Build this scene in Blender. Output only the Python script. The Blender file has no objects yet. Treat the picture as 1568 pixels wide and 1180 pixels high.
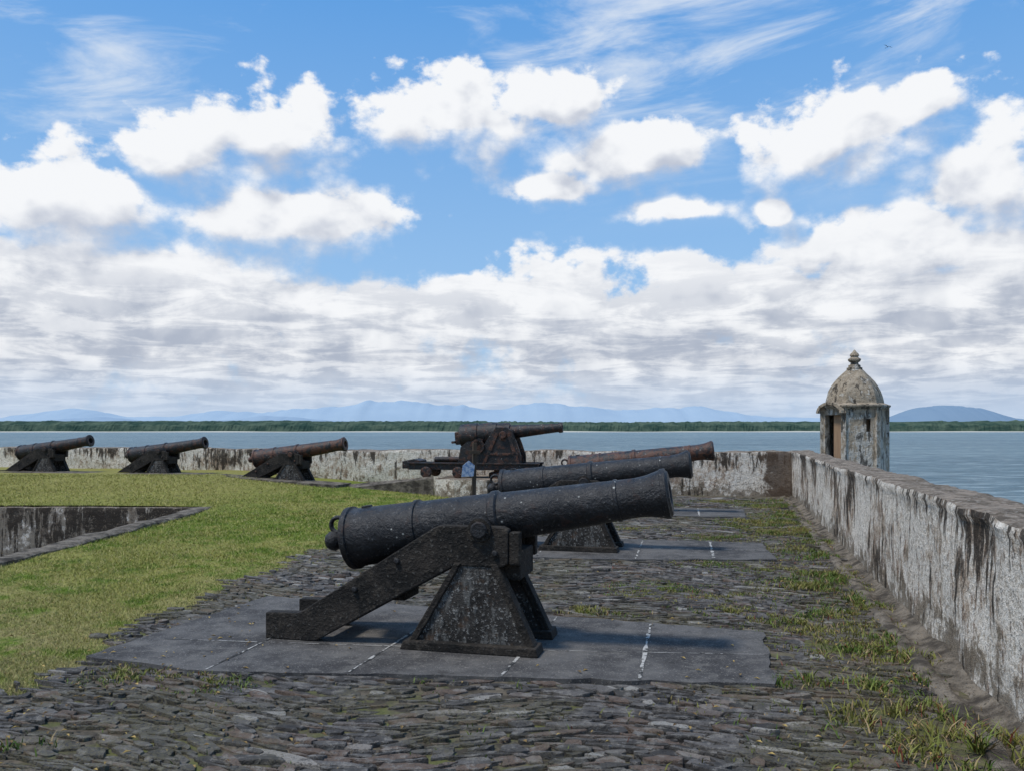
import bpy, bmesh, math, random
import numpy as np
from mathutils import Vector, noise, Matrix
random.seed(7); rng=np.random.default_rng(7)
scene=bpy.context.scene
scene.view_settings.view_transform='Standard'
scene.view_settings.look='None'
scene.view_settings.exposure=0
scene.view_settings.gamma=1

# ------------------------------------------------------------------ node helpers
class S:
    def __init__(s,g,sock): s.g=g; s.s=sock
    def __add__(s,o): return s.g.math('ADD',s,o)
    __radd__=__add__
    def __mul__(s,o): return s.g.math('MULTIPLY',s,o)
    __rmul__=__mul__
    def __sub__(s,o): return s.g.math('SUBTRACT',s,o)
    def __rsub__(s,o): return s.g.math('SUBTRACT',o,s)
    def __truediv__(s,o): return s.g.math('DIVIDE',s,o)
    def __rtruediv__(s,o): return s.g.math('DIVIDE',o,s)
class NT:
    def __init__(self,tree):
        self.t=tree
    def n(self,typ,**kw):
        nd=self.t.nodes.new(typ)
        for k,v in kw.items(): setattr(nd,k,v)
        return nd
    def link(self,val,inp):
        if isinstance(val,S): self.t.links.new(val.s,inp)
        else:
            if isinstance(val,tuple) and len(val)==3 and inp.type=='RGBA': val=(*val,1)
            inp.default_value=val
    def math(self,op,a,b=0.0,c=0.0,clamp=False):
        nd=self.n('ShaderNodeMath',operation=op,use_clamp=clamp)
        self.link(a,nd.inputs[0]); self.link(b,nd.inputs[1]); self.link(c,nd.inputs[2])
        return S(self,nd.outputs[0])
    def vm(self,op,a,b=(0,0,0),c=(0,0,0)):
        nd=self.n('ShaderNodeVectorMath',operation=op)
        self.link(a,nd.inputs[0]); self.link(b,nd.inputs[1])
        if op=='MULTIPLY_ADD': self.link(c,nd.inputs[2])
        return S(self,nd.outputs[1] if op in('LENGTH','DISTANCE','DOT_PRODUCT') else nd.outputs[0])
    def noise(self,vec,scale,detail=5.0,rough=.55,dist=0.0,color=False):
        nd=self.n('ShaderNodeTexNoise')
        self.link(vec,nd.inputs['Vector'])
        nd.inputs['Scale'].default_value=scale; nd.inputs['Detail'].default_value=detail
        nd.inputs['Roughness'].default_value=rough; nd.inputs['Distortion'].default_value=dist
        return S(self,nd.outputs[1 if color else 0])
    def voro(self,vec,scale,feature='F1',out=0,detail=0.0):
        nd=self.n('ShaderNodeTexVoronoi',feature=feature)
        self.link(vec,nd.inputs['Vector']); nd.inputs['Scale'].default_value=scale
        if detail: nd.inputs['Detail'].default_value=detail; nd.inputs['Roughness'].default_value=.5; nd.inputs['Lacunarity'].default_value=2.1
        return S(self,nd.outputs[out])
    def mapr(self,x,a,b,c=0.0,d=1.0,smooth=True):
        nd=self.n('ShaderNodeMapRange',interpolation_type='SMOOTHSTEP' if smooth else 'LINEAR')
        self.link(x,nd.inputs[0])
        for i,v in enumerate((a,b,c,d)): nd.inputs[i+1].default_value=v
        return S(self,nd.outputs[0])
    def mix(self,f,a,b,blend='MIX'):
        nd=self.n('ShaderNodeMix',data_type='RGBA',blend_type=blend)
        self.link(f,nd.inputs[0]); self.link(a,nd.inputs[6]); self.link(b,nd.inputs[7])
        return S(self,nd.outputs[2])
    def sep(self,v):
        nd=self.n('ShaderNodeSeparateXYZ'); self.link(v,nd.inputs[0])
        return [S(self,o) for o in nd.outputs]
    def comb(self,x,y,z):
        nd=self.n('ShaderNodeCombineXYZ')
        for i,v in enumerate((x,y,z)): self.link(v,nd.inputs[i])
        return S(self,nd.outputs[0])
    def pos(self): return S(self,self.n('ShaderNodeNewGeometry').outputs['Position'])
    def nrm(self): return S(self,self.n('ShaderNodeNewGeometry').outputs['Normal'])
    def obj(self): return S(self,self.n('ShaderNodeTexCoord').outputs['Object'])
    def attr(self,name):
        nd=self.n('ShaderNodeAttribute',attribute_name=name); return S(self,nd.outputs['Fac'])
    def bump(self,h,strength,dist):
        nd=self.n('ShaderNodeBump'); self.link(h,nd.inputs['Height'])
        nd.inputs['Strength'].default_value=strength; nd.inputs['Distance'].default_value=dist
        return S(self,nd.outputs[0])
def material(name,fn):
    m=bpy.data.materials.new(name); m.use_nodes=True
    m.node_tree.nodes.clear()
    g=NT(m.node_tree)
    out=g.n('ShaderNodeOutputMaterial'); p=g.n('ShaderNodeBsdfPrincipled')
    m.node_tree.links.new(p.outputs[0],out.inputs[0])
    r=fn(g)
    g.link(r['col'],p.inputs['Base Color']); g.link(r.get('rough',.85),p.inputs['Roughness'])
    g.link(r.get('spec',.3),p.inputs['Specular IOR Level']); g.link(r.get('metal',0.0),p.inputs['Metallic'])
    if 'normal' in r: g.link(r['normal'],p.inputs['Normal'])
    return m

# ------------------------------------------------------------------ materials
def f_iron(rust):
    def f(g):
        o=g.obj()
        n1=g.noise(o,3.5,4,.65); n2=g.noise(o,34,4,.75); n3=g.noise(o,8,5,.72,.4)
        c=g.mix(g.mapr(n1,.35,.65),(.0045,.0045,.005),(.016,.0157,.016))
        c=g.mix(g.mapr(n3,.57-.15*rust,.70-.15*rust)*(.30+.65*rust),c,(.095,.038,.020))
        c=g.mix(g.mapr(n3,.40,.33)*(.5-.2*rust),c,(.055,.055,.055))
        c=g.mix(g.mapr(n2,.60,.67)*.7,c,(.12,.118,.112))
        c=g.mix(g.mapr(g.voro(g.vm('MULTIPLY_ADD',o,(1,1,1),(.3,.2,.1)),13),.14,.07)*g.mapr(n1,.48,.57),c,(.38,.38,.34))
        h=n2*.6+n3*1.3
        return dict(col=c,rough=g.mapr(n3,.3,.7,.36,.62,False),spec=.42,normal=g.bump(h,.8,.02))
    return f
iron=material('black_iron',f_iron(.0)); iron_r=material('rusty_iron',f_iron(.95)); iron_m=material('iron_worn',f_iron(.5))
def f_carr(g):
    o=g.obj()
    n1=g.noise(o,4,4,.65); n2=g.noise(o,45,3,.75); n3=g.noise(g.vm('MULTIPLY',o,(1,1,.35)),18,5,.7)
    c=g.mix(g.mapr(n1,.35,.65),(.018,.0165,.0145),(.060,.054,.047))
    c=g.mix(g.mapr(n3,.50,.62)*.75,c,(.16,.155,.14))
    c=g.mix(g.mapr(n2,.57,.64)*.75,c,(.34,.33,.30))
    c=g.mix(g.mapr(g.noise(o,7,3),.58,.68)*.55,c,(.085,.045,.022))
    return dict(col=c,rough=.85,spec=.25,normal=g.bump(n2+n3,.8,.025))
carr=material('carriage_granite',f_carr)
def f_beam(g):
    o=g.obj()
    n1=g.noise(o,4,4,.65); n2=g.noise(o,40,3,.75); n3=g.noise(o,11,4,.7)
    c=g.mix(g.mapr(n1,.35,.65),(.010,.009,.0075),(.034,.028,.022))
    c=g.mix(g.mapr(n3,.54,.66)*.5,c,(.080,.066,.05))
    c=g.mix(g.mapr(n2,.59,.67)*.5,c,(.16,.15,.13))
    return dict(col=c,rough=.8,spec=.28,normal=g.bump(n2+n1+n3,.8,.025))
beamm=material('carriage_beam',f_beam)

def f_wall(seed,corner=False,dark=0.0):
    def f(g):
        p=g.vm('ADD',g.pos(),(seed,seed*.7,0))
        x,y,z=g.sep(g.pos()); nx,ny,nz=g.sep(g.nrm())
        big=g.noise(p,.9,2,.6); st=g.noise(g.vm('MULTIPLY',p,(5.5,5.5,.8)),1.5,6,.72)
        st2=g.noise(g.vm('MULTIPLY',p,(9,9,3.0)),1.4,6,.75); fine=g.noise(p,26,4,.78); pat=g.noise(p,4.5,6,.74)
        c=g.mix(g.mapr(fine,.35,.6),(.62,.55,.45),(.86,.80,.70))
        c=g.mix(g.mapr(pat+(big-.5)*.5,.48,.60)*.7,c,(.45,.345,.245))
        c=g.mix(g.mapr(st2+(big-.5)*.4,.53,.61)*.75,c,(.29,.185,.12))
        low=g.mapr(z,.5,.0)
        c=g.mix(g.mapr(pat+low*.20,.57,.68)*.85,c,(.20,.165,.12))
        top=g.mapr(z,.25,1.12)
        c=g.mix(g.mapr(st+top*.13+(big-.5)*.7+dark+low*.05,.61,.67)*.93,c,(.038,.031,.025))
        c=g.mix(g.mapr(fine+(st2-.5)*.7,.58,.64)*.75,c,(.09,.07,.053))
        c=g.mix(g.mapr(fine+(pat-.5)*.6,.44,.38)*.5,c,(.32,.26,.19))
        if corner:
            m=g.mapr(x+(pat-.5)*1.2,5.95,6.15)
            c=g.mix(m*.9,c,(.10,.07,.05))
        tp=g.mix(g.mapr(pat,.4,.62),(.29,.235,.18),(.11,.088,.065))
        tp=g.mix(g.mapr(fine,.54,.62)*.75,tp,(.44,.39,.32))
        tp=g.mix(g.mapr(st2,.56,.64)*.8,tp,(.055,.045,.036))
        c=g.mix(g.mapr(nz,.45,.75),c,tp)
        return dict(col=c,rough=.92,spec=.10,normal=g.bump(fine*.6+pat+st2*.4,1.0,.04))
    return f
plaster=material('stained_plaster',f_wall(0)); plaster_b=material('stained_plaster_back',f_wall(13.1,True,-.01)); plaster_d=material('stained_plaster_dark',f_wall(31.0,False,.14))
def f_tower(g):
    p=g.pos(); x,y,z=g.sep(p)
    st=g.noise(g.vm('MULTIPLY',p,(5,5,1.4)),1.3,6,.72,.4); fine=g.noise(p,14,4,.75); pat=g.noise(p,3.0,5,.72,.5)
    c=g.mix(g.mapr(fine,.35,.65),(.27,.215,.15),(.42,.35,.26))
    c=g.mix(g.mapr(pat,.48,.62)*.7,c,(.16,.13,.09))
    c=g.mix(g.mapr(pat-g.mapr(z,1.0,2.4)*.2,.36,.44)*g.mapr(st,.42,.52)*.9,c,(.62,.58,.50))
    c=g.mix(g.mapr(st-g.mapr(z,2.2,2.5)*.02,.50,.59)*.88,c,(.045,.038,.030))
    c=g.mix(g.mapr(fine,.60,.68)*.5,c,(.07,.057,.045))
    return dict(col=c,rough=.93,spec=.12,normal=g.bump(fine*.6+pat,.9,.045))
towerm=material('weathered_masonry',f_tower)
def f_door(g):
    p=g.pos(); n=g.noise(g.vm('MULTIPLY',p,(6,6,1)),3,4)
    return dict(col=g.mix(n,(.20,.12,.07),(.42,.28,.17)),rough=.9)
innerm=material('inner_brown_plaster',f_door)

def f_slab(g):
    p=g.pos()
    n1=g.noise(p,1.3,4,.65); n2=g.noise(p,70,3,.8); n3=g.noise(p,7,6,.74)
    c=g.mix(g.mapr(n1,.38,.62),(.054,.051,.049),(.115,.109,.102))
    c=g.mix(g.mapr(n3,.50,.62)*.6,c,(.15,.14,.125))
    c=g.mix(g.mapr(n3,.44,.36)*.6,c,(.036,.033,.030))
    c=g.mix(g.mapr(n2,.57,.66)*.75,c,(.28,.26,.23))
    return dict(col=c,rough=.88,spec=.2,normal=g.bump(n2*.6+n3,.8,.014))
slabm=material('dark_stone_slab',f_slab)
def f_mortar(g):
    p=g.pos(); n=g.noise(p,11,4,.7)
    return dict(col=g.mix(g.mapr(n,.44,.54),(.05,.05,.048),(.42,.405,.37)),rough=.95,spec=.1)
mortar=material('lime_mortar',f_mortar)
def grasscol(g,p):
    big=g.noise(p,.33,3,.6); mid=g.noise(p,2.2,4,.7); fine=g.noise(p,17,3,.7)
    c=g.mix(g.mapr(mid,.35,.65),(.105,.165,.016),(.20,.235,.036))
    dry=g.mapr(big+(mid-.5)*1.1,.43,.58)
    x,y,z=g.sep(p)
    far=g.mapr(y,14.0,19.0)*g.mapr(x,-3,-7)
    near=g.mapr(y+x*.6,7.0,3.4)
    edge=g.mapr(x-y*.20,-5.6,-4.4)
    f=g.math('MAXIMUM',dry*.65,far*.75)
    c=g.mix(f,c,(.34,.29,.095))
    c=g.mix(g.math('MAXIMUM',near,edge*.7)*g.mapr(mid,.36,.54)*.8,c,(.28,.225,.11))
    return c,fine
def f_ground(g):
    p=g.pos(); gc,fine=grasscol(g,p)
    n=g.noise(p,6,5,.7); a=g.attr('grass'); m_=g.noise(p,1.7,3,.6)
    dirt=g.mix(g.mapr(n,.35,.65),(.055,.047,.036),(.15,.125,.092))
    dirt=g.mix(g.mapr(m_,.46,.58)*g.mapr(n,.4,.55)*.75,dirt,(.10,.11,.028))
    gc=g.mix(g.mapr(fine,.35,.6)*.40,gc,(.06,.065,.02))
    gc=g.mix(g.mapr(n,.54,.70)*.45,gc,(.20,.15,.085))
    m=g.mapr(a+(n-.5)*.7,.35,.6)
    return dict(col=g.mix(m,dirt,gc),rough=.95,spec=.1,normal=g.bump(n+fine,.8,.03))
groundm=material('lawn_and_soil',f_ground)
def f_blade(g):
    p=g.pos(); gc,fine=grasscol(g,p); r=g.attr('rnd')
    c=g.mix(g.mapr(r,.0,1.0,0,.8,False),gc,(.27,.31,.06))
    c=g.mix(g.mapr(r,.78,.82)*.8,c,(.44,.36,.17))
    return dict(col=c,rough=.7,spec=.15)
bladem=material('grass_blades',f_blade)
def f_weed(g):
    r=g.attr('rnd')
    yel=g.mapr(g.noise(g.pos(),1.1,3),.46,.58)
    c=g.mix(g.mapr(r,0,.7,0,1,False),(.045,.090,.014),(.14,.20,.036))
    c=g.mix(yel*.6,c,(.27,.23,.065))
    c=g.mix(g.mapr(r,.76,.84),c,(.30,.22,.11))
    c=g.mix(g.mapr(r,.965,.975),c,(.18,.05,.03))
    return dict(col=c,rough=.6,spec=.2)
weedm=material('weed_leaves',f_weed)
def f_stone(g):
    p=g.pos(); r=g.attr('rnd'); n=g.noise(p,15,5,.78); f=g.noise(p,60,3,.78); big=g.noise(p,.8,3)
    c=g.mix(g.mapr(r,0,.80,0,1,False),(.046,.042,.038),(.152,.138,.124))
    c=g.mix(g.mapr(r,.76,.82)*.8,c,(.15,.10,.070))
    c=g.mix(g.mapr(r,.94,.97),c,(.34,.315,.275))
    c=g.mix(g.mapr(n,.50,.60)*.65,c,(.30,.275,.24))
    c=g.mix(g.mapr(n,.43,.36)*.7,c,(.025,.022,.020))
    c=g.mix(g.mapr(f,.55,.63)*.6,c,(.026,.023,.020))
    c=g.mix(g.mapr(big,.46,.58)*g.mapr(f,.42,.52)*.5,c,(.155,.135,.065))
    return dict(col=c,rough=.8,spec=.28,normal=g.bump(n+f*.6,1.0,.024))
stonem=material('slate_stone',f_stone)
def f_conc(g):
    p=g.pos(); n=g.noise(p,5,6,.72); f=g.noise(p,40,3,.78)
    c=g.mix(g.mapr(n,.38,.60),(.065,.055,.044),(.24,.205,.16))
    c=g.mix(g.mapr(f,.53,.62)*.7,c,(.04,.035,.028))
    return dict(col=c,rough=.92,spec=.15,normal=g.bump(n+f*.4,1.0,.04))
conc=material('old_stone_coping',f_conc)
def f_sea(g):
    p=g.pos()
    a=g.noise(g.vm('MULTIPLY',p,(.16,.36,1)),1.0,6,.7,.3); b=g.noise(g.vm('MULTIPLY',p,(.02,.06,1)),1.0,5,.62)
    big=g.noise(g.vm('MULTIPLY',p,(.0016,.008,1)),1.0,4,.6)
    c=g.mix(g.mapr(big,.35,.65),(.075,.140,.165),(.125,.20,.22))
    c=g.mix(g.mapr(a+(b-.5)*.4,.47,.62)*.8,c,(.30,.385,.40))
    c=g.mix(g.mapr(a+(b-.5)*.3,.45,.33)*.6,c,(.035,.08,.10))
    return dict(col=c,rough=.40,spec=.2,normal=g.bump(a*2.4+b*.8,1.0,1.0))
seam=material('sea_water',f_sea)
def f_mang(g):
    p=g.pos(); n=g.noise(g.vm('MULTIPLY',p,(.02,.02,.06)),1,5,.7)
    return dict(col=g.mix(g.mapr(n,.35,.65),(.032,.062,.048),(.090,.125,.088)),rough=1.0,spec=.0)
mangm=material('mangrove_canopy',f_mang)
sandm=material('sand',lambda g:dict(col=(.50,.48,.41),rough=1.0,spec=0.0))
def f_hill(c1,c2):  # aerial haze is painted into the hill tints, paler with distance
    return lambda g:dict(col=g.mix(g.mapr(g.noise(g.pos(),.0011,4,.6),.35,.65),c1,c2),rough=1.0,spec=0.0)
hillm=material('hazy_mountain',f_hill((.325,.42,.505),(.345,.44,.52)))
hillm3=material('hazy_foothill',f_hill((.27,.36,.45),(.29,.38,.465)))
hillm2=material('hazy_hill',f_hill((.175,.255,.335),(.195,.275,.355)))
woodm=material('old_wood',lambda g:dict(col=g.mix(g.noise(g.vm('MULTIPLY',g.obj(),(9,9,1)),3,5),(.03,.022,.016),(.10,.075,.05)),rough=.9))
bagm=material('faded_blue_sign',lambda g:dict(col=g.mix(g.mapr(g.noise(g.obj(),14,3),.40,.62),(.46,.52,.60),(.14,.24,.42)),rough=.5,spec=.4))
leafm=material('dry_leaves',lambda g:dict(col=g.mix(g.attr('rnd'),(.12,.07,.03),(.42,.30,.10)),rough=.7,spec=.2))
birdm=material('dark_feathers',lambda g:dict(col=(.02,.02,.022),rough=.9))

# ------------------------------------------------------------------ mesh helpers
def add(name,me,mats,parent=None,loc=(0,0,0),rot=(0,0,0)):
    ob=bpy.data.objects.new(name,me); scene.collection.objects.link(ob)
    for m in (mats if isinstance(mats,(list,tuple)) else [mats]): me.materials.append(m)
    ob.parent=parent; ob.location=loc; ob.rotation_euler=rot
    return ob
def empty(name,loc,rz=0,sc=1):
    e=bpy.data.objects.new(name,None); scene.collection.objects.link(e)
    e.location=loc; e.rotation_euler=(0,0,rz); e.scale=(sc,sc,sc); e.empty_display_size=.3
    return e
def pyd(name,v,f):
    me=bpy.data.meshes.new(name); me.from_pydata([tuple(p) for p in v],[],f); me.update(); return me
def fixn(me):
    bm=bmesh.new(); bm.from_mesh(me); bmesh.ops.recalc_face_normals(bm,faces=bm.faces); bm.to_mesh(me); bm.free()
def smooth(me,ang=32):
    me.shade_smooth()
    me.set_sharp_from_angle(angle=math.radians(ang))
def lathe(name,prof,seg=40,axis='X',rf=None):
    v=[];f=[]
    for (s,r) in prof:
        for i in range(seg):
            a=2*math.pi*i/seg; rr=max(r,1e-4)*(rf(a,s) if rf else 1)
            if axis=='X': v.append((s,rr*math.cos(a),rr*math.sin(a)))
            else: v.append((rr*math.cos(a),rr*math.sin(a),s))
    for k in range(len(prof)-1):
        for i in range(seg):
            j=(i+1)%seg
            f.append((k*seg+i,k*seg+j,(k+1)*seg+j,(k+1)*seg+i))
    f.append(tuple(range(seg))); f.append(tuple((len(prof)-1)*seg+i for i in range(seg)))
    me=pyd(name,v,f); fixn(me); smooth(me); return me
def prism(name,poly,y0,y1,bev=.008):
    n=len(poly)
    v=[(x,y0,z) for x,z in poly]+[(x,y1,z) for x,z in poly]
    f=[tuple(range(n)),tuple(range(2*n-1,n-1,-1))]+[(i,i+n,(i+1)%n+n,(i+1)%n) for i in range(n)]
    me=pyd(name,v,f)
    bm=bmesh.new(); bm.from_mesh(me); bmesh.ops.recalc_face_normals(bm,faces=bm.faces)
    if bev: bmesh.ops.bevel(bm,geom=list(bm.edges),offset=bev,segments=2,affect='EDGES',profile=.5)
    bm.to_mesh(me); bm.free(); return me
def boxm(name,x0,x1,y0,y1,z0,z1,bev=.008):
    return prism(name,[(x0,z0),(x1,z0),(x1,z1),(x0,z1)],y0,y1,bev)

# ------------------------------------------------------------------ layout functions
WS=.2536
def wallX(Y): return 1.538+WS*Y
def backY(X): return 21.8-.25*X
def sm(t):
    t=np.clip(t,0,1); return t*t*(3-2*t)
def gz(X,Y):
    return .46*np.clip((-X-1.5)/6,0,1)*sm((Y-15.5)/5.5)
def lump(X,Y):
    return (np.sin(X*1.9+Y*.7)+np.sin(Y*2.3-X*1.1+1.3)+np.sin(X*4.1+2*np.sin(Y*1.7))*.6+np.sin(Y*6.3+X*5.1)*.4)/3
def xb(Y): return np.interp(Y,[5,8.5,12,19.5,22.5],[-3.0,-2.95,-2.4,-.8,0.0])
PIT=(-30,-6.25,3.0,16.9)
def inpit(X,Y): return (X<PIT[1])&(X>PIT[0])&(Y>PIT[2])&(Y<PIT[3])
def lawn(X,Y):
    d1=xb(Y)-X; d2=Y-(5.12+.02*(X+3))
    return np.minimum(d1,d2)+lump(X*1.5,Y*1.5)*.16
W=np.array([.2457,.9694]); D=np.array([.9694,-.2457])
P1=[(-2.95,5.88),(-2.0,5.52),(0,5.38),(1.62,5.23),(1.95,6.58),(0,7.3),(-2.3,8.0)]
plats=[P1,[],[]]
plats[1]=[(-.9,10.6),(1.4,10.25),(3.2,10.25),(3.45,11.75),(-.6,12.7)]
plats[2]=[(.8,15.8),(4.2,15.2),(4.55,16.7),(1.2,17.6)]
def inpoly(poly,X,Y):
    ins=np.zeros(np.shape(X),bool); n=len(poly)
    for i in range(n):
        x1,y1=poly[i]; x2,y2=poly[(i+1)%n]
        c=((y1>Y)!=(y2>Y))&(X<(x2-x1)*(Y-y1)/(y2-y1+1e-12)+x1)
        ins^=c
    return ins

# ground -----------------------------------------------------------
def build_ground():
    st=.2; xs=np.arange(-30,8.2,st); ys=np.arange(-12,30,st)
    XX,YY=np.meshgrid(xs,ys,indexing='ij')
    ZZ=gz(XX,YY)+.012*lump(XX,YY)
    nx,ny=XX.shape
    cx=XX[:-1,:-1]+st/2; cy=YY[:-1,:-1]+st/2
    keep=(cx<wallX(cy)+.2)&(cy<backY(cx)+.2)&~inpit(cx,cy)
    idx=np.arange(nx*ny).reshape(nx,ny)
    I,J=np.nonzero(keep)
    F=np.stack([idx[I,J],idx[I+1,J],idx[I+1,J+1],idx[I,J+1]],1)
    used=np.unique(F); rm=-np.ones(nx*ny,int); rm[used]=np.arange(len(used))
    V=np.stack([XX.ravel(),YY.ravel(),ZZ.ravel()],1)[used]
    me=bpy.data.meshes.new('ground'); me.from_pydata(V.tolist(),[],rm[F].tolist())
    a=me.attributes.new('grass','FLOAT','POINT')
    a.data.foreach_set('value',np.clip(.5+lawn(V[:,0],V[:,1])*2.2,0,1).astype(np.float32))
    me.shade_smooth(); add('ground',me,groundm)
build_ground()

# grass blades -------------------------------------------------------
TUFTS=[(3.1,12.4,.55,.35),(4.3,14.5,.65,.6),(3.3,15.8,.5,.35),(5.2,17.5,.5,.6),(3.0,8.6,.5,.5),(3.45,9.2,.35,.6),(2.4,6.9,.42,.5),(2.45,6.1,.33,.5),
 (1.78,5.3,.15,.9),(2.12,4.62,.3,1.0),(2.3,4.15,.34,1.3),(2.2,5.2,.22,.7),(.6,7.4,.22,.5),(1.5,8.4,.55,.22),(2.2,8.0,.3,.3),(2.3,10.0,.35,.35),(4.4,11.9,.25,.6),
 (-2.4,4.2,.11,.8),(-1.9,5.33,.3,.35),(-2.5,5.5,.3,.4),(.0,5.2,.05,.8),(.95,7.25,.12,.5),(3.1,7.6,.25,.6),(2.75,5.9,.2,.7),(3.9,10.5,.2,.6),(-.2,8.9,.3,.25),(1.9,7.4,.25,.35),(4.0,13.0,.4,.5),(2.0,13.5,.4,.3),
 (2.9,9.6,.3,.25),(3.5,11.2,.3,.4),(2.65,7.3,.28,.45),(4.9,15.5,.35,.6),(3.6,13.8,.5,.3),(4.6,18.6,.6,.4),(3.0,17.8,.5,.3)]
def blades(name,X,Y,Z,H,Wd,mat,lean=.5):
    n=len(X); a=rng.uniform(0,2*np.pi,n); la=rng.uniform(0,2*np.pi,n); L=H*rng.uniform(.1,lean*2,n)
    dx=np.cos(a)*Wd/2; dy=np.sin(a)*Wd/2
    ex=np.cos(la)*L; ey=np.sin(la)*L
    v=np.zeros((n,5,3),np.float32)
    v[:,0]=np.stack([X-dx,Y-dy,Z],1); v[:,1]=np.stack([X+dx,Y+dy,Z],1)
    v[:,2]=np.stack([X+dx*.8+ex*.35,Y+dy*.8+ey*.35,Z+H*.6],1); v[:,3]=np.stack([X-dx*.8+ex*.35,Y-dy*.8+ey*.35,Z+H*.6],1)
    v[:,4]=np.stack([X+ex,Y+ey,Z+H],1)
    me=bpy.data.meshes.new(name)
    me.vertices.add(n*5); me.vertices.foreach_set('co',v.ravel())
    base=(np.arange(n)*5)[:,None]
    lp=np.concatenate([base+np.array([0,1,2,3]),base+np.array([3,2,4])],1).ravel()
    me.loops.add(n*7); me.loops.foreach_set('vertex_index',lp.astype(np.int32))
    me.polygons.add(n*2)
    ls=(np.arange(n)*7)[:,None]+np.array([0,4]); me.polygons.foreach_set('loop_start',ls.ravel().astype(np.int32))
    me.update(calc_edges=True); me.validate()
    at=me.attributes.new('rnd','FLOAT','POINT'); at.data.foreach_set('value',np.repeat(rng.random(n),5).astype(np.float32))
    add(name,me,mat)
N=330000
u=rng.random(N); Y=4.9*np.exp(u*math.log(22/4.9)); X=rng.uniform(-.74,.12,N)*Y-.5
k=(lawn(X,Y)>-.02+rng.normal(0,.09,N))&~inpit(X-.25,Y)&~inpoly(P1,X,Y)&(Y<backY(X)-.1)&(Y<21.5)
k&=~((lump(X*2.1+1,Y*2.1)+lump(X*6.7,Y*6.7)*.6>.62)&(rng.random(N)<.6))
X=X[k];Y=Y[k]
sc=np.clip(Y/8,.8,2.0)
blades('lawn_grass',X,Y,gz(X,Y)-.003,rng.uniform(.010,.034,len(X))*sc**.6,.0055*sc,bladem,.9)
tx=[];ty=[];th=[]
for (cx,cy,r,h) in TUFTS:
    n=int(1100*r/.3*max(r/.3,.5)); q=rng.random(n)**.75*r; a=rng.uniform(0,2*np.pi,n)
    px=cx+q*np.cos(a)*1.35; py=cy+q*np.sin(a)*.95
    m=(lump(px*5,py*5)*.8+lump(px*13,py*13+1)*.7>.0)
    px=px[m];py=py[m];tx.append(px);ty.append(py);th.append(rng.uniform(.005,.11,len(px))*h*(1-.5*q[m]/r)+.006)
n=16000; yy=rng.uniform(3.2,20,n); off=rng.exponential(.22,n)+.25
px=wallX(yy)-off; m=lump(px*2.2,yy*2.2)*.7+lump(px*6,yy*6)*.6>.10
tx.append(px[m]);ty.append(yy[m]);th.append(rng.uniform(.012,.065,m.sum()))
n=80000; yy=rng.uniform(3.4,19.5,n); px=rng.uniform(-2.8,6,n)
dens_=sm((px-wallX(yy)+3.4)/3)*.40
m=(lump(px*2.3+4,yy*2.3)*.45+lump(px*7,yy*7+2)*.4+lump(px*17,yy*17)*.45>.48-dens_)&(px<wallX(yy)-.1)
tx.append(px[m]);ty.append(yy[m]);th.append(rng.uniform(.006,.032,m.sum()))
tx=np.concatenate(tx);ty=np.concatenate(ty);th=np.concatenate(th)
m=np.ones(len(tx),bool)
for P in plats: m&=~inpoly(P,tx,ty)
m&=tx<wallX(ty)-.05
tx=tx[m];ty=ty[m];th=th[m]
blades('weeds',tx,ty,np.full(len(tx),.014),th,.006+.05*th,weedm,.8)
n=1900; Yl=3.6*np.exp(rng.random(n)*math.log(18/3.6)); Xl=rng.uniform(-.62,.5,n)*Yl
wgt=np.exp(-np.abs(xb(Yl)+.35-Xl)*1.6)+np.exp(-np.abs(wallX(Yl)-.5-Xl)*2.0)*.8+.10
k=(rng.random(n)<wgt)&(Xl<wallX(Yl)-.1); Xl=Xl[k];Yl=Yl[k]
V=[];F=[];R=[]
for x,y in zip(Xl,Yl):
    a=random.uniform(0,6.28); l=random.uniform(.010,.024); w_=l*.45; z=.034+random.uniform(0,.01); b=len(V); c_,s_=math.cos(a),math.sin(a)
    for (p,q,h) in ((-1,0,0),(0,-1,.008),(1,0,.004),(0,1,.01)): V.append((x+p*l*c_-q*w_*s_,y+p*l*s_+q*w_*c_,z+h))
    F.append((b,b+1,b+2,b+3)); R+=[random.random()]*4
me=pyd('fallen_leaves',V,F); at=me.attributes.new('rnd','FLOAT','POINT'); at.data.foreach_set('value',R); add('fallen_leaves',me,leafm)

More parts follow.
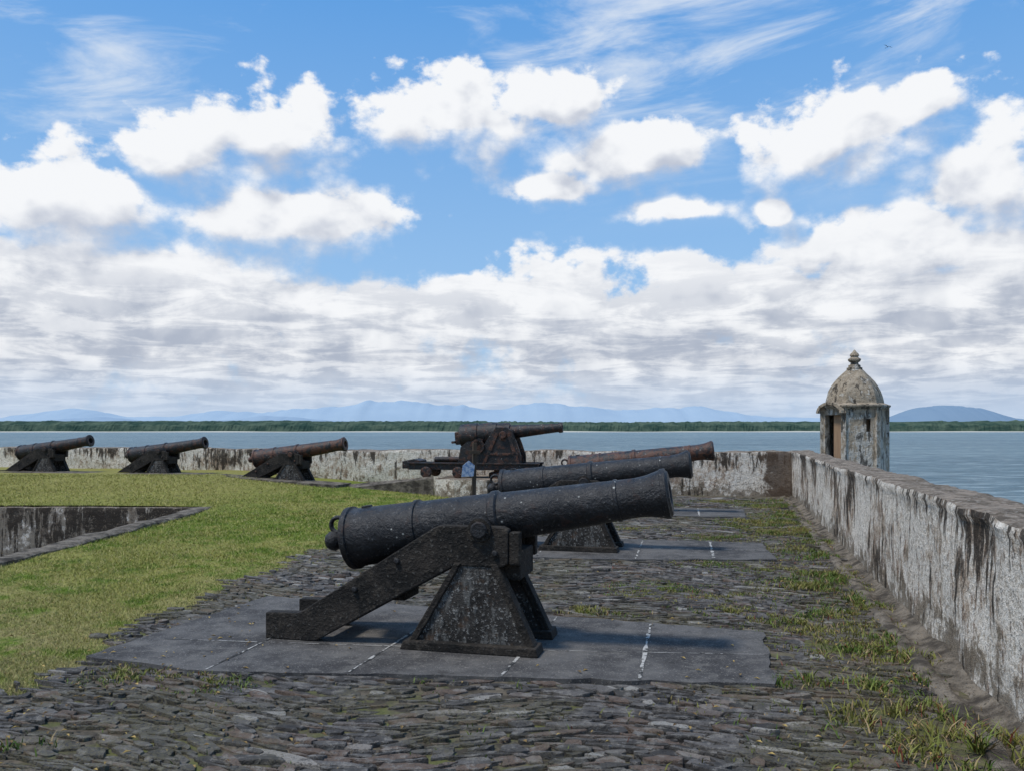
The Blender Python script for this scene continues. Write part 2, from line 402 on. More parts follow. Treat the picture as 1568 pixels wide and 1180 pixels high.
# slate paving -------------------------------------------------------
def build_stones():
    V=[];F=[];R=[]
    t=-2.0
    base=np.array([0.0,3.0])
    while t<17.5:
        big=1.0+max(0,t-6)*.045
        w=random.choice((.020,.028,.038,.048,.060,.078))*random.uniform(.8,1.2)*big
        s=-9.0
        while s<6.5:
            L=min(random.lognormvariate(-1.85,.5),.5)*big
            sc_=s+L/2; tc=t+w/2
            tw=tc+.20*math.sin(sc_*1.15+.4*tc)+.10*math.sin(sc_*2.7+tc*1.3)+.05*math.sin(sc_*5.1-tc*2)
            c=base+D*sc_+W*tw+np.array([0,random.gauss(0,.007)])
            x,y=c
            ok = x<wallX(y)-.27 and y<backY(x)-.02 and y>.5 and abs(x)<.66*y+2.5
            if ok and lawn(x,y)>-.03+random.gauss(0,.10): ok=False
            if ok:
                for P in plats:
                    if inpoly(P,x,y): ok=False;break
            sink=0
            if ok:
                bury=.5*(lump(x*1.3+2,y*1.3)+.15)
                for (a,b,r,h) in TUFTS:
                    dd=math.hypot((x-a)/1.2,y-b)
                    if dd<r*.9: bury+=.5*h+.15
                if x>wallX(y)-1.0: bury+=.35
                if random.random()<.02+max(0,bury)*.38: ok=False
                sink=max(0,bury)*.012
            if ok:
                sl=.20*1.15*math.cos(sc_*1.15+.4*tc)+.10*2.7*math.cos(sc_*2.7+tc*1.3)
                ang=math.atan(sl)+random.gauss(0,.15)
                ca,sa=math.cos(ang),math.sin(ang)
                h=random.uniform(.012,.026)*(1.4 if random.random()<.07 else 1)-sink; h=max(h,.005)
                tilt=random.gauss(0,.10); tl=random.gauss(0,.04)
                hl=L/2*1.05; hw=w/2*random.uniform(1.0,1.35)
                b0=len(V)
                pts=[(-1,-.5),(-.45,-1),(.4,-.95),(1,-.6),(.9,.5),(.35,1),(-.4,.95),(-1,.5)]
                jit=[(random.uniform(.60,1.12),random.uniform(.6,1.2)) for _ in pts]
                for (f_,zz) in ((1.0,-.02),(1.0,h*.8),(.92,h)):
                    for (p,j) in zip(pts,jit):
                        ls=p[0]*hl*j[0]*(1-(1-f_)*.25); lt=p[1]*hw*j[1]*f_
                        z=zz+(lt*tilt+ls*tl if zz>0 else 0)+(random.uniform(-.003,.003) if zz>0 else 0)
                        gs=ls*ca-lt*sa; gt=ls*sa+lt*ca
                        q=c+D*gs+W*gt
                        V.append((q[0],q[1],z))
                for k in range(2):
                    for i in range(8):
                        j=(i+1)%8
                        F.append((b0+k*8+i,b0+k*8+j,b0+(k+1)*8+j,b0+(k+1)*8+i))
                F.append(tuple(b0+16+i for i in range(8)))
                R+= [random.random()]*24
            s+=L+random.uniform(0,.010)
        t+=w*.90+.001
    me=pyd('cobblestone_paving',V,F)
    at=me.attributes.new('rnd','FLOAT','POINT'); at.data.foreach_set('value',R)
    add('cobblestone_paving',me,stonem)
    print('stones',len(V)//24)
build_stones()

# stone platforms -----------------------------------------------------
def platform(P,joints,name='stone_slab_platform'):
    e=empty(name,(0,0,0))
    Q=[]
    n=len(P)
    for i in range(n):
        a=np.array(P[i]);b=np.array(P[(i+1)%n]); L=np.linalg.norm(b-a); k=max(1,int(L/.12)); nn=np.array([-(b-a)[1],(b-a)[0]])/L
        for j in range(k):
            q=a+(b-a)*j/k+nn*(random.uniform(-.022,.022) if j else 0); Q.append(q)
    bm=bmesh.new()
    vs=[bm.verts.new((x,y,.034)) for x,y in Q]
    f=bm.faces.new(vs)
    r=bmesh.ops.extrude_face_region(bm,geom=[f])
    for v in r['geom']:
        if isinstance(v,bmesh.types.BMVert): v.co.z=-.03
    bmesh.ops.recalc_face_normals(bm,faces=bm.faces)
    me=bpy.data.meshes.new('slabs'); bm.to_mesh(me); bm.free()
    add('slabs',me,slabm,e)
    V=[];F=[]
    for (a,b,w) in joints:
        a=np.array(a);b=np.array(b);n=16; d=(b-a)/np.linalg.norm(b-a); nn=np.array([-d[1],d[0]])
        b0=len(V)
        for i in range(n+1):
            c=a+(b-a)*i/n+nn*random.uniform(-.004,.004); ww=w*random.uniform(.25,1.0)
            V.append((*(c-nn*ww/2),.038)); V.append((*(c+nn*ww/2),.038))
        for i in range(n): F.append((b0+2*i,b0+2*i+1,b0+2*i+3,b0+2*i+2))
    me=pyd('mortar_joints',V,F); add('mortar_joints',me,mortar,e)
    return e
platform(P1,[((-2.0,5.54),(-1.5,7.7),.024),((-1.05,5.48),(-.55,7.4),.032),((-.07,5.40),(.38,7.1),.028),((.80,5.32),(1.12,6.85),.040),
             ((-2.6,6.35),(-.2,6.05),.016),((-.2,6.05),(1.78,5.9),.012)])
platform(plats[1],[((.3,10.5),(.6,12.3),.03),((1.5,10.3),(1.85,12.0),.03),((2.45,10.3),(2.75,11.8),.045),((-.7,11.5),(3.3,11.0),.02)])
platform(plats[2],[((2.2,15.6),(2.5,17.2),.04),((3.4,15.4),(3.7,16.9),.04)])

# ------------------------------------------------------------------ walls
def rough_wall(name,p0,p1,outn,thick,z0,z1,mat,seg=.14,amp=.02,lip=.0,parent=None,zb=-6.0,topvar=.02):
    p0=np.array(p0,float);p1=np.array(p1,float);L=np.linalg.norm(p1-p0);d=(p1-p0)/L;o=np.array(outn,float)
    n=max(2,int(L/seg))
    prof=[(0,z0+(z1-z0)*i/12) for i in range(12)]
    prof+=[(.0-lip,z1-.05),(.012-lip,z1-.012),(.05,z1)]+[(thick*i/5,z1) for i in range(1,5)]+[(thick-.04,z1),(thick,z1-.03),(thick,z0),(thick+.3,zb)]
    V=[];F=[];m=len(prof)
    for k in range(n+1):
        c=p0+d*L*k/n
        for (a,z) in prof:
            q=c+o*a
            nv=noise.noise_vector(Vector((q[0]*1.7,q[1]*1.7,z*1.7)))*amp+noise.noise_vector(Vector((q[0]*7,q[1]*7,z*7)))*amp*.5
            zz=z+ (nv.z*.9+topvar*noise.noise(Vector((q[0]*.5,q[1]*.5,3)))) if z>z0+.01 else z
            V.append((q[0]+nv.x,q[1]+nv.y,zz))
    for k in range(n):
        for i in range(m-1):
            F.append((k*m+i,k*m+i+1,(k+1)*m+i+1,(k+1)*m+i))
    F.append(tuple(range(m))); F.append(tuple(n*m+i for i in range(m)))
    me=pyd(name,V,F); fixn(me); smooth(me,40)
    return add(name,me,mat,parent)
CO=np.array([6.645,20.14])
rs=np.array([wallX(-12),-12.0])
rough_wall('parapet_wall',rs,CO+W*.5,(.9694,-.2457),.46,-.05,1.10,plaster,seg=.09,amp=.028,lip=.018)
BD=np.array([-.9701,.2425])
rough_wall('parapet_wall',CO+BD*.005,CO+BD*38,(.2425,.9701),.5,-.05,1.06,plaster_b,seg=.14,amp=.04,lip=.0,topvar=.05)
V=[];F=[];n=260
for k in range(n+1):
    y=-6+26*k/n
    for j,(o,z) in enumerate(((-.30,-.01),(-.285,.040),(-.20,.045),(-.17,.015),(-.10,.012),(.06,.085))):
        nv=noise.noise_vector(Vector((y*4.1,j*1.7,0)))+noise.noise_vector(Vector((y*11,j*3.7,5)))*.5
        V.append((wallX(y)+o+nv.x*.04,y,z+nv.z*.03))
for k in range(n):
    for j in range(5): F.append((k*6+j,(k+1)*6+j,(k+1)*6+j+1,k*6+j+1))
me=pyd('stone_gutter',V,F); fixn(me); me.shade_smooth(); add('stone_gutter',me,conc)

pit=empty('sunken_passage',(0,0,0))
def wl(n_,p0,p1,on,t,z0,z1,mat,**kw):
    rough_wall(n_,p0,p1,on,t,z0,z1,mat,parent=pit,zb=z0-.01,**kw)
wl('far_wall',(-30,16.9),(-6.3,16.9),(0,1),.45,-1.3,.05,plaster_d,amp=.02)
wl('side_wall',(-6.28,2.9),(-6.28,17.35),(1,0),.33,-1.3,.06,conc,amp=.035)
wl('near_wall',(-6.3,3.0),(-30,3.0),(0,-1),.4,-1.3,.06,conc,amp=.03)
me=pyd('passage_floor',[(-30,2.9,-1.2),(-6.2,2.9,-1.2),(-6.2,17,-1.2),(-30,17,-1.2)],[(0,1,2,3)]); add('passage_floor',me,conc,pit)

# ------------------------------------------------------------------ cannons
ELEV=math.radians(9.2)
def cannon(loc,rz,sc,mb,name='cannon',elev=ELEV,blen=1.0,low=0.0):
    e=empty(name,loc,rz,sc)
    m=blen
    prof=[(-1.345,0.0),(-1.343,.03),(-1.33,.055),(-1.30,.073),(-1.27,.076),(-1.24,.066),(-1.222,.045),(-1.205,.042),(-1.185,.06),(-1.17,.10),(-1.155,.17),(-1.145,.205),
     (-1.135,.222),(-1.128,.238),(-1.085,.240),(-1.078,.226),(-1.05,.222),(-.60,.207),(-.575,.207),(-.57,.218),(-.545,.218),(-.54,.204),(-.50,.201),(-.15,.190),(.02,.184),(.03,.196),(.045,.199),(.075,.199),(.085,.190),(.09,.178),
     (.50,.163),(.93,.145),(.935,.151),(.955,.151),(.96,.143),(1.08,.140),(1.16,.146),(1.23,.162),(1.265,.172),(1.268,.178),(1.30,.178),(1.304,.165),(1.318,.150),(1.318,.085),(1.30,.075),(.9,.07),(.9,0.0)]
    prof=[(s*(m if s>0 else 1),r) for s,r in prof]
    me=lathe('barrel',prof,56); ob=add('barrel',me,mb,e,(0,0,.912-low),(0,-elev,0))
    me=bpy.data.meshes.new('breeching_ring'); bm=bmesh.new()
    R1,R2=.058,.017
    rings=[]
    for i in range(24):
        a=2*math.pi*i/24; r=[]
        for j in range(10):
            b=2*math.pi*j/10
            r.append(bm.verts.new(((R1+R2*math.cos(b))*math.cos(a),R2*1.3*math.sin(b),(R1+R2*math.cos(b))*math.sin(a))))
        rings.append(r)
    for i in range(24):
        for j in range(10):
            bm.faces.new((rings[i][j],rings[(i+1)%24][j],rings[(i+1)%24][(j+1)%10],rings[i][(j+1)%10]))
    bmesh.ops.recalc_face_normals(bm,faces=bm.faces); bm.to_mesh(me); bm.free(); me.shade_smooth()
    add('breeching_ring',me,mb,ob,(-1.225,0,.115))
    me=boxm('vent_patch',-1.0,-.93,-.03,.03,.21,.232,.006); add('vent_patch',me,mb,ob)
    me=lathe('trunnions',[(-.35,0),(-.35,.05),(-.343,.06),(-.30,.062),(.30,.062),(.343,.06),(.35,.05),(.35,0)],28); add('trunnions',me,mb,e,(0,0,.862-low),(0,0,math.pi/2))
    me=lathe('trunnion_caps',[(-.328,.066),(-.328,.084),(-.315,.086),(-.30,.086),(-.30,.05),(.30,.05),(.30,.086),(.315,.086),(.328,.084),(.328,.066)],28); add('trunnion_caps',me,beamm,e,(0,0,.862-low),(0,0,math.pi/2))
    beam=[(-1.676,.0),(-1.676,.196),(-1.40,.205),(-.345,.865-low),(-.30,.885-low),(.16,.885-low),(.205,.862-low),(.205,.63-low),(.16,.60-low),(-.185,.60-low),(-1.255,.008),(-1.30,.0)]
    for nm,y0,y1 in(('cheek_near',-.305,-.212),('cheek_far',.212,.305)):
        me=prism(nm,beam,y0,y1,.01); add(nm,me,beamm,e)
    for sgn,nm in((-1,'pedestal_near'),(1,'pedestal_far')):
        po=[(-.515,.05),(.385,.05),(.10,.635-low),(-.165,.635-low)]
        th=.07
        me=prism(nm,po,-th/2,th/2,.008)
        ob2=add(nm,me,carr,e,(0,sgn*.262,0))
        for rn,pp in(('rim_left',[(-.535,.045),(-.475,.045),(-.135,.625-low),(-.185,.625-low)]),('rim_right',[(.345,.045),(.405,.045),(.125,.625-low),(.072,.625-low)]),('sill',[(-.58,.0),(.43,.0),(.415,.062),(-.555,.062)])):
            w=.055 if rn!='sill' else .10
            me=prism(rn,pp,-w,w,.007); add(rn,me,beamm,e,(0,sgn*.262,0))
    me=boxm('front_transom',.10,.27,-.209,.209,.50-low,.70-low,.01); add('front_transom',me,beamm,e)
    for sgn in(-1,1):
        me=boxm('front_bracket',.209,.285,-.04,.04,.62-low,.85-low,.01); add('front_bracket',me,beamm,e,(0,sgn*.258,0))
    me=boxm('rear_transom',-1.25,-1.12,-.209,.209,.10,.24,.01); add('rear_transom',me,beamm,e)
    me=boxm('bed_block',-.98,-.62,-.15,.15,.30-low*.5,.46-low*.5,.01); add('bed_block',me,beamm,e)
    for sx,sz in((-.62,.62),(-.95,.40),(.11,.70)):
        me=lathe('bolt',[(-.325,0),(-.325,.014),(-.318,.022),(.318,.022),(.325,.014),(.325,0)],12); add('bolt',me,mb,e,(sx,0,sz-low*(.9 if sx>-.9 else .5)),(0,0,math.pi/2))
    return e
RZ=math.atan2(-.2425,.970)
cannon((-.152,6.263,.034),RZ,1,iron)
cannon((1.0,11.23,.034),RZ,1.03,iron,elev=math.radians(7.8))
cannon((2.30,16.35,.034),RZ,1.06,iron_r,elev=math.radians(7.6),blen=1.12)
def gzf(x,y): return float(gz(np.array(x),np.array(y)))
for (x,y,s_,dz,low) in ((-5.42,21.35,1.0,-.13,.07),(-9.15,22.4,.90,-.20,.03),(-12.55,23.2,.91,-.17,.03)):
    cannon((x,y,gzf(x,y)+dz+.02),RZ+.02,s_,iron_r if x>-9 else iron_m,elev=math.radians(9.0),blen=1.02,low=low)
for (x,y) in ((-5.6,21.35),(-9.3,22.4),(-12.7,23.2)):
    P=[(x-2.0,y-.3),(x+1.4,y-1.1),(x+1.6,y-.2),(x-1.8,y+.6)]
    z=gzf(x,y)
    v=[(a,b,max(z-.05,gzf(a,b))+.005) for a,b in P]+[(a,b,z-.3) for a,b in P]
    me=pyd('stone_gun_base',v,[(0,1,2,3),(0,1,5,4),(1,2,6,5),(2,3,7,6),(3,0,4,7)]); fixn(me); add('stone_gun_base',me,conc)

# ------------------------------------------------------------------ pivot gun on raised platform
gp=empty('gun_emplacement',(0,0,0))
P=[(-1.85,20.25),(-1.35,19.85),(1.9,19.15),(2.6,21.1),(-1.6,22.1)]
v=[(a,b,.42) for a,b in P]+[(a,b,-.1) for a,b in P]
me=pyd('platform',v,[(0,1,2,3,4)]+[(i,(i+1)%5,(i+1)%5+5,i+5) for i in range(5)]); fixn(me)
bm=bmesh.new(); bm.from_mesh(me); bmesh.ops.subdivide_edges(bm,edges=bm.edges,cuts=8,use_grid_fill=True)
for q in bm.verts: q.co+=noise.noise_vector(q.co*2.5)*.03
bm.to_mesh(me); bm.free(); add('platform',me,plaster_b,gp)
v=[(-4.0,20.7,.17),(-1.87,20.25,.44),(-1.9,20.6,.47),(-4.1,21.05,.24),(-4.0,20.7,-.1),(-1.87,20.25,-.1),(-1.9,20.6,-.1),(-4.1,21.05,-.1)]
me=pyd('ramp_kerb',v,[(0,1,2,3),(0,1,5,4),(1,2,6,5),(2,3,7,6),(3,0,4,7)]); fixn(me); add('ramp_kerb',me,conc,gp)

g=empty('pivot_gun',(-.05,20.75,.42),RZ+.06)
prof=[(-1.30,0),(-1.30,.10),(-1.28,.14),(-1.24,.15),(-1.235,.25),(-1.21,.285),(-1.16,.295),(-.78,.295),(-.775,.27),(-.74,.265),(-.70,.275),(-.30,.27),(-.29,.24),(-.10,.235),(.02,.225),(.03,.17),(.30,.155),(.9,.118),(1.20,.105),(1.205,.125),(1.26,.128),(1.30,.12),(1.302,.07),(1.25,.06),(.9,0)]
ob=add('barrel',lathe('barrel',prof,48),iron_m,g,(0,0,1.12),(0,-math.radians(5),0))
add('breech_block',boxm('breech_block',-1.36,-1.18,-.16,.16,-.20,.12,.03),iron_r,ob)
add('breech_lever',boxm('breech_lever',-1.42,-1.33,-.30,.04,-.16,-.10,.015),iron_r,ob)
add('trunnions',lathe('trunnions',[(-.45,0),(-.45,.08),(-.44,.09),(.44,.09),(.45,.08),(.45,0)],24),iron_r,g,(-.10,0,1.05),(0,0,math.pi/2))
for sy in(-1,1):
    po=[(-.72,.34),(.34,.34),(.34,.55),(.24,.85),(.12,1.16),(-.02,1.24),(-.28,1.24),(-.40,1.08),(-.70,.62)]
    add('side_cheek',prism('side_cheek',po,-.03,.03,.01),iron_m,g,(0,sy*.34,0))
    for po in([(-.60,.36),(-.52,.36),(-.20,1.1),(-.28,1.1)],[(.22,.36),(.32,.36),(.06,1.1),(-.02,1.1)],[(-.55,.56),(.28,.56),(.28,.62),(-.55,.62)]):
        add('cheek_rib',prism('cheek_rib',po,-.05,.05,.006),iron_r,g,(0,sy*.34,0))
    add('slide_rail',boxm('slide_rail',-2.45,.75,-.05,.05,.20,.36,.01),iron_m,g,(0,sy*.34,0))
    add('rail_flange',boxm('rail_flange',-2.48,.78,-.09,.09,.34,.375,.005),iron_m,g,(0,sy*.34,0))
    for sx in(-2.0,-1.2,.5):
        add('truck_wheel',lathe('truck_wheel',[(-.04,0),(-.04,.12),(-.03,.14),(.03,.14),(.04,.12),(.04,0)],24),iron_r,g,(sx,sy*.42,.14),(0,0,math.pi/2))
for sx in(-2.35,-1.9,-1.1,-.5,.6):
    add('cross_member',boxm('cross_member',sx-.05,sx+.05,-.29,.29,.20,.34,.008),iron_r,g)
add('buffer_cylinder',lathe('buffer_cylinder',[(-1.9,0),(-1.9,.07),(-.7,.07),(-.7,.035),(0,.035),(0,0)],20),iron_m,g,(0,0,.44))
add('rear_step',prism('rear_step',[(-2.65,.22),(-2.2,.22),(-2.2,.42),(-2.35,.46),(-2.65,.40)],-.30,.30,.01),iron_m,g)
add('elevating_wheel',lathe('elevating_wheel',[(-.02,.13),(-.02,.17),(.02,.17),(.02,.13),(-.02,.13)],24),iron_r,g,(-.72,-.42,.78),(0,0,math.pi/2))
add('elevating_arc',prism('elevating_arc',[(-1.25,.36),(-.70,.36),(-.62,.95),(-.88,1.0),(-1.18,.75)],-.04,.04,.01),iron_m,g,(0,-.22,0))
add('pivot_base',lathe('pivot_base',[(0,.0),(0,.42),(.12,.42),(.16,.3),(.2,.3),(.2,0)],28,'Z'),iron_r,g,(-.1,0,.0))

e=empty('signpost',(-.88,19.45,0))
add('post',boxm('post',-.045,.045,-.045,.045,-.05,1.30,.01),woodm,e,(0,0,0),(0,.02,.3))
add('crosspiece',boxm('crosspiece',-.13,.12,-.075,-.048,1.04,1.12,.006),woodm,e,(0,0,0),(0,.02,.3))
add('sign_plate',prism('sign_plate',[(-.34,.50),(-.06,.53),(-.05,.78),(-.20,.88),(-.33,.76)],-.065,-.05,.003),bagm,e,(0,0,0),(0,.08,.3))

# ------------------------------------------------------------------ sentry box
tw=empty('sentry_box',(8.33,20.65,0))
va=math.radians(-21.8)
R=.755
ang=[math.radians(a)+va for a in(192,252,312,372,432,492)]
vv=[Vector((R*math.cos(a),R*math.sin(a),0)) for a in ang]
def panel(i,hole,mat=towerm):
    a=vv[i];b=vv[(i+1)%6];d=(b-a);L=d.length;d.normalize();n=Vector((d.y,-d.x,0))
    Z0,Z1=-1.3,2.14; T=.13
    rects=[(0,L,Z0,Z1)]
    if hole:
        x0,x1,z0,z1=hole
        rects=[(0,x0,Z0,Z1),(x1,L,Z0,Z1),(x0,x1,Z0,z0),(x0,x1,z1,Z1)]
    V=[];F=[]
    for (x0,x1,z0,z1) in rects:
        k=len(V)
        for z in(z0,z1):
            for (x,t) in((x0,0),(x1,0),(x1,T),(x0,T)):
                xx=x
                if t and x==0: xx=T*.577
                if t and x==L: xx=L-T*.577
                q=a+d*xx-n*t; V.append((q.x,q.y,z))
        F+=[(k,k+1,k+5,k+4),(k+1,k+2,k+6,k+5),(k+2,k+3,k+7,k+6),(k+3,k,k+4,k+7),(k,k+1,k+2,k+3),(k+4,k+5,k+6,k+7)]
    me=pyd('wall_panel',V,F); fixn(me); add('wall_panel',me,mat,tw)
    return a,d,n,L
a0,d0,n0,L0=panel(0,(.11,.65,.05,1.95))
a1,d1,n1,L1=panel(1,(.50,.60,1.55,1.85))
panel(2,None);panel(3,None);panel(4,None);panel(5,None)
me=lathe('inner_lining',[(-1.0,.50),(2.1,.50)],24,'Z'); 
bm=bmesh.new(); bm.from_mesh(me); bmesh.ops.delete(bm,geom=[f for f in bm.faces if f.calc_center_median().normalized().xy.dot(n0.xy)>.15 or abs(f.normal.z)>.9 or f.calc_center_median().normalized().xy.dot(n1.xy)>.7],context='FACES'); bm.to_mesh(me); bm.free()
add('inner_lining',me,innerm,tw)
qa=a0+d0*.30-n0*.10
me=pyd('door_leaf',[(qa.x,qa.y,.05),(qa.x+d0.x*.34,qa.y+d0.y*.34,.05),(qa.x+d0.x*.34,qa.y+d0.y*.34,1.95),(qa.x,qa.y,1.95)],[(0,1,2,3)]); add('door_leaf',me,innerm,tw)
for i,a in enumerate(ang):
    add('corner_pilaster',boxm('corner_pilaster',-.05,.05,-.06,.06,-1.3,2.13,.01),towerm,tw,(.74*math.cos(a),.74*math.sin(a),0),(0,0,a))
def hexf(k):
    def f(a,s):
        t=((a-ang[0])%(math.pi/3))-math.pi/6
        h=math.cos(math.pi/6)/math.cos(t)
        return 1+(h-1)*k
    return f
me=lathe('cornice',[(2.09,.70),(2.09,.785),(2.115,.80),(2.13,.84),(2.15,.86),(2.18,.86),(2.19,.82),(2.21,.77),(2.23,.71)],48,'Z',hexf(1)); add('cornice',me,towerm,tw)
me=lathe('dome',[(2.19,.70),(2.28,.69),(2.40,.665),(2.52,.62),(2.64,.56),(2.75,.485),(2.86,.385),(2.95,.29),(3.02,.22),(3.07,.165),(3.10,.12)],48,'Z',hexf(.9)); 
bm=bmesh.new(); bm.from_mesh(me)
for q in bm.verts: q.co+=noise.noise_vector(q.co*5)*.014
bm.to_mesh(me); bm.free(); add('dome',me,towerm,tw)
me=lathe('finial',[(3.05,.18),(3.09,.18),(3.10,.14),(3.15,.14),(3.17,.10),(3.21,.085),(3.24,.13),(3.27,.15),(3.30,.15),(3.33,.10),(3.36,.085),(3.38,.11),(3.42,.10),(3.47,.05),(3.52,.015),(3.53,0)],28,'Z'); add('finial',me,towerm,tw)
V=[];F=[];K=14
for k in range(K+1):
    t=math.pi*k/K
    for (ro,dp) in((0,0),(.07,0),(.07,.11),(0,.11)):
        rx=.37+ro; rz=.20+ro
        q=a0+d0*(L0/2-rx*math.cos(t))+n0*(dp+.02); V.append((q.x,q.y,1.99+rz*math.sin(t)))
for k in range(K):
    for j in range(4): F.append((k*4+j,k*4+(j+1)%4,(k+1)*4+(j+1)%4,(k+1)*4+j))
F+= [(0,1,2,3),tuple(K*4+j for j in range(4))]
me=pyd('door_hood',V,F); fixn(me); add('door_hood',me,towerm,tw)
me=lathe('corbel',[(-3.2,.10),(-2.8,.25),(-2.2,.45),(-1.6,.70),(-1.3,.84),(-1.2,.84),(-1.18,.77)],48,'Z',hexf(1)); add('corbel',me,towerm,tw)
me=lathe('box_floor',[(-.1,.64),(0,.64)],6,'Z'); add('box_floor',me,conc,tw,(0,0,0),(0,0,ang[0]))

# ------------------------------------------------------------------ sea, shore, hills
sz=60000
me=pyd('sea',[(-sz,-sz,-6),(sz,-sz,-6),(sz,sz,-6),(-sz,sz,-6)],[(0,1,2,3)]); add('sea',me,seam)
def mangrove():
    nx=2600; xs=np.linspace(-6500,6500,nx)
    rows=[(0,-6.2),(4,.15),(12,.62),(30,.85),(70,1.0),(140,.98),(260,1.04),(420,.9),(700,.2)]
    V=[];F=[]
    for i,x in enumerate(xs):
        yb=2500+60*math.sin(x*.0011)+ (abs(x)/6500)**2*-200
        for j,(dy,h) in enumerate(rows):
            if j==0: z=-6.2
            else:
                nn=noise.noise(Vector((x*.012,dy*.012,1)))*3.2+noise.noise(Vector((x*.05,dy*.05,4)))*4.5+random.uniform(-1.3,1.3)
                big=noise.noise(Vector((x*.0016,dy*.002,7)))*4
                z=-6+h*(31+big)+nn*min(1,h*1.3)
            V.append((x,yb+dy+random.uniform(-2,2),z))
    m=len(rows)
    for i in range(nx-1):
        for j in range(m-1): F.append((i*m+j,(i+1)*m+j,(i+1)*m+j+1,i*m+j+1))
    me=pyd('mangrove_forest',V,F); fixn(me); add('mangrove_forest',me,mangm)
    V=[];F=[]
    for i in range(0,nx,10):
        x=xs[i]; yb=2500+60*math.sin(x*.0011)+ (abs(x)/6500)**2*-200
        w=2.6+2.0*noise.noise(Vector((x*.004,0,0)))
        V+=[(x,yb-25,-6.3),(x,yb-3,-6+max(.1,w)),(x,yb+6,-6+max(.1,w))]
    k=len(V)//3
    for i in range(k-1):
        for j in range(2): F.append((i*3+j,(i+1)*3+j,(i+1)*3+j+1,i*3+j+1))
    me=pyd('beach',V,F); add('beach',me,sandm)
mangrove()
def ridge(name,pts,dist,depth,mat,rough=.09):
    xs0=np.array([p[0] for p in pts])*1000; hs0=np.array([p[1] for p in pts],float)
    nx=420; xs=np.linspace(xs0[0],xs0[-1],nx); hs=np.interp(xs,xs0,hs0)
    k=np.array([1,2,3,2,1])/9; hs=np.convolve(np.pad(hs,2,'edge'),k,'valid')
    hs=hs+np.array([noise.fractal(Vector((x*.0016,dist,0)),.8,2.1,5) for x in xs])*60*(hs/600)
    m=12;V=[];F=[]
    for i in range(nx):
        for j in range(m):
            t=j/(m-1); f=math.sin(math.pi*min(1,t*1.0))**.8 if t<1 else 0
            n_=noise.fractal(Vector((xs[i]*.0009,t*3,dist*.001)),.9,2.1,6)
            V.append((xs[i],dist+(t-.5)*depth,-6+hs[i]*f*(1+rough*n_)))
    for i in range(nx-1):
        for j in range(m-1): F.append((i*m+j,(i+1)*m+j,(i+1)*m+j+1,i*m+j+1))
    me=pyd(name,V,F); fixn(me); me.shade_smooth(); add(name,me,mat)
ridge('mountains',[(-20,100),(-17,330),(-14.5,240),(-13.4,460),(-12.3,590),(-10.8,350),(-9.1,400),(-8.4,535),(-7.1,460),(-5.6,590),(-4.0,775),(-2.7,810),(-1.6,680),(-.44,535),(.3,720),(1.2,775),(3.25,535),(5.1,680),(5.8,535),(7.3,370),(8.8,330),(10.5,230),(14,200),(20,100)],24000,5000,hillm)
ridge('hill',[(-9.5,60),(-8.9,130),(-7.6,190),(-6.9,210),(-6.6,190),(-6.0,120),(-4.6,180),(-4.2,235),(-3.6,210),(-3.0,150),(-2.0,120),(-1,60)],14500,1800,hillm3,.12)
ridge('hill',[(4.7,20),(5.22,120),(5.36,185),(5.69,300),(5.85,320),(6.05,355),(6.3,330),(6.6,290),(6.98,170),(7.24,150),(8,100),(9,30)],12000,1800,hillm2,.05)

def bird():
    V=[(0,-.16,0),(0,.2,.01),(.05,0,.02),(-.05,0,.02),(.25,.05,.09),(.52,-.04,.03),(.22,-.08,.06),(-.25,.05,.09),(-.52,-.04,.03),(-.22,-.08,.06),(0,0,-.05),(.06,.34,.01),(-.06,.34,.01)]
    F=[(0,2,10),(0,10,3),(0,3,2),(1,10,2),(1,3,10),(1,2,3),(2,4,6),(4,5,6),(3,9,7),(7,9,8),(1,11,12)]
    me=pyd('bird',V,F); add('bird',me,birdm,None,(35.4,80,37.6),(0,.15,.3))
bird()

# ------------------------------------------------------------------ sun & sky
Sd=Vector((-.40,-.20,.90)).normalized()
sl=bpy.data.lights.new('sun','SUN'); sl.energy=3.0; sl.angle=math.radians(8.0); sl.color=(1,.945,.87)
so=bpy.data.objects.new('sun',sl); scene.collection.objects.link(so); so.rotation_euler=Sd.to_track_quat('Z','Y').to_euler(); so.location=(-10,-10,30)
w=bpy.data.worlds.new("World"); scene.world=w; w.use_nodes=True
wt=w.node_tree; wt.nodes.clear(); g=NT(wt)
sky=g.n('ShaderNodeTexSky',sky_type='NISHITA'); sky.sun_disc=False
sky.sun_elevation=math.asin(Sd.z); sky.sun_rotation=math.atan2(Sd.x,Sd.y); sky.air_density=1.0; sky.dust_density=.6; sky.ozone_density=1.5
skyc=S(g,sky.outputs[0])
dirv=S(g,g.n('ShaderNodeTexCoord').outputs['Generated'])
x,y,z=g.sep(dirv)
az=g.math('ARCTAN2',x,y); hor=g.math('SQRT',x*x+y*y+.0001); el=z/hor
el=g.math('MINIMUM',el,3.0)
def P_(u,v):
    r=(u-784)/1300; a=math.atan(r); return a,(657-v)/1300*math.cos(a)
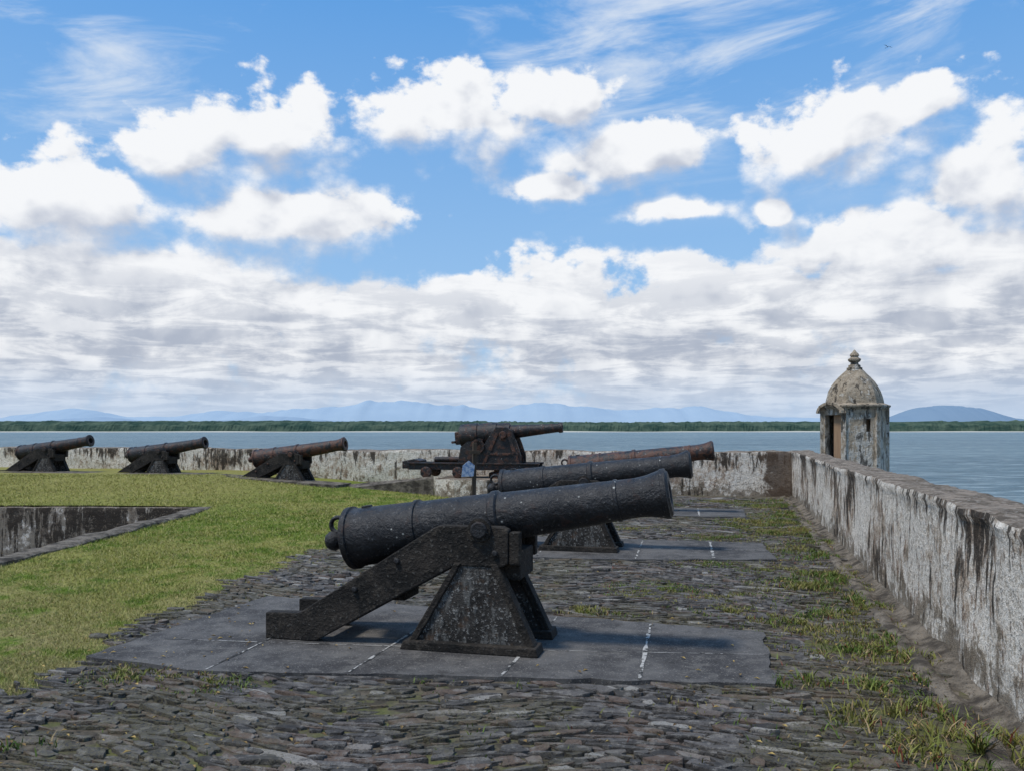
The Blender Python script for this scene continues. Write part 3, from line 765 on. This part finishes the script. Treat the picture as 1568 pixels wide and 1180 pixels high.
# cumulus masses (azimuth/elevation positions of cloud centres, with extents)
B=[(410,205,125,66),(285,240,100,70),(120,315,190,72),(700,185,160,70),(860,165,75,55),(960,240,150,66),(860,288,80,30),(1290,210,190,70),(1395,170,80,52),(1510,280,130,110),(430,345,200,62),(1010,322,95,24),(1195,318,34,22),(150,440,520,100),(1440,390,320,85)]
p0=g.comb(az,el,0.0)
wn=g.vm('SUBTRACT',g.noise(p0,6.0,3,.6,0,True),(.5,.5,.5))
wp0=g.vm('MULTIPLY_ADD',wn,(.08,.05,0),p0)
OFF=(-.012,.030,0)
wp1=g.vm('ADD',wp0,OFF)
def field(wp,el_,low):
    dm=None
    for (u_,v_,rx,ry) in B:
        ca,cb=P_(u_,v_); ix=1300/rx/ (math.cos(ca)**1.5); iy=1300/ry
        q=g.vm('LENGTH',g.vm('MULTIPLY_ADD',wp,(ix,iy,0),(-ca*ix,-cb*iy,0)))
        dm=q if dm is None else g.math('SMOOTH_MIN',dm,q,.2)
    deck=g.mapr(el_,.27,.14,-1.2,.9,False)+low
    return g.math('MAXIMUM',1.0-dm,deck)
low=(g.noise(g.comb(az,el*1.7,3.0),5.0,2,.5)-.5)*2.0
f0=field(wp0,el,low); f1=field(wp1,el+.03,low)
pz=g.vm('MULTIPLY',p0,(1,1.25,1))
puff=g.vm('MULTIPLY_ADD',wn,(.05,.05,0),pz)
v0=g.voro(puff,15.0,detail=2.5); v1=g.voro(g.vm('ADD',puff,OFF),15.0,detail=2.5)
fb=g.noise(pz,18.0,6,.64)
CB=1.22
d0_=f0+(fb-.5)*1.9+(CB-v0)*.9
s0=f0+(fb-.5)*1.5+(CB-v0)*1.1; s1=f1+(CB-v1)*1.1
pn=g.noise(g.comb(x/(z+.09),y/(z+.09),0.0),1.9,6,.62,.5)
edge=g.mapr(f0-f1,-.45,.45,1.45,.40)
alpha=g.mapr(d0_/edge,.0,1.0)
L=g.mapr((s0-s1)*1.1-(s0*.42),-1.05,.20)
deckw=g.mapr(el,.24,.12)
Ld=g.mapr(pn+(fb-.5)*.35,.40,.61)
L2=L*(1.0-deckw*.55)+Ld*deckw*.55
shade=g.mix(deckw,(5.3,5.75,6.75),(4.3,4.8,5.8))
ccol=g.mix(L2,shade,(9.2,9.35,9.6))
skb=g.mix(.8,skyc,g.mix(g.mapr(el,.05,.55,0,1,False),(3.7,6.2,9.3),(.95,3.6,8.4)))
cp=g.vm('MULTIPLY',g.comb(az+el*1.2,el-az*.22,0.0),(2.6,10,1))
ci=g.noise(cp,1.6,6,.62,.5); cf=g.noise(g.comb(az,el,5.0),3.0,2,.5)
blob1=g.mapr(g.vm('LENGTH',g.vm('MULTIPLY_ADD',p0,(3.6,9.5,0),(-.24*3.6,-.44*9.5,0))),1.0,.1)
ca_=g.mapr(ci+(cf-.5)*1.0+blob1*.14,.48,.80)*g.mapr(el,.22,.36)*.75
base=g.mix(ca_,skb,(8.0,8.5,9.1))
allc=g.mix(alpha,base,ccol)
haze=g.mapr(el,.085,.005)
allc=g.mix(haze*.82,allc,(4.8,6.1,8.0))
bg=g.n('ShaderNodeBackground'); g.link(allc,bg.inputs[0]); bg.inputs[1].default_value=.1
wo=g.n('ShaderNodeOutputWorld'); wt.links.new(bg.outputs[0],wo.inputs[0])
w.cycles.sampling_method='NONE'

# ------------------------------------------------------------------ camera
cam=bpy.data.cameras.new('camera'); co=bpy.data.objects.new('camera',cam); scene.collection.objects.link(co)
co.location=(0,0,1.6); co.rotation_euler=(math.radians(90),0,0)
cam.sensor_width=36; cam.lens=36*1300/1568; cam.shift_y=67/1568
cam.clip_start=.05; cam.clip_end=150000
scene.camera=co
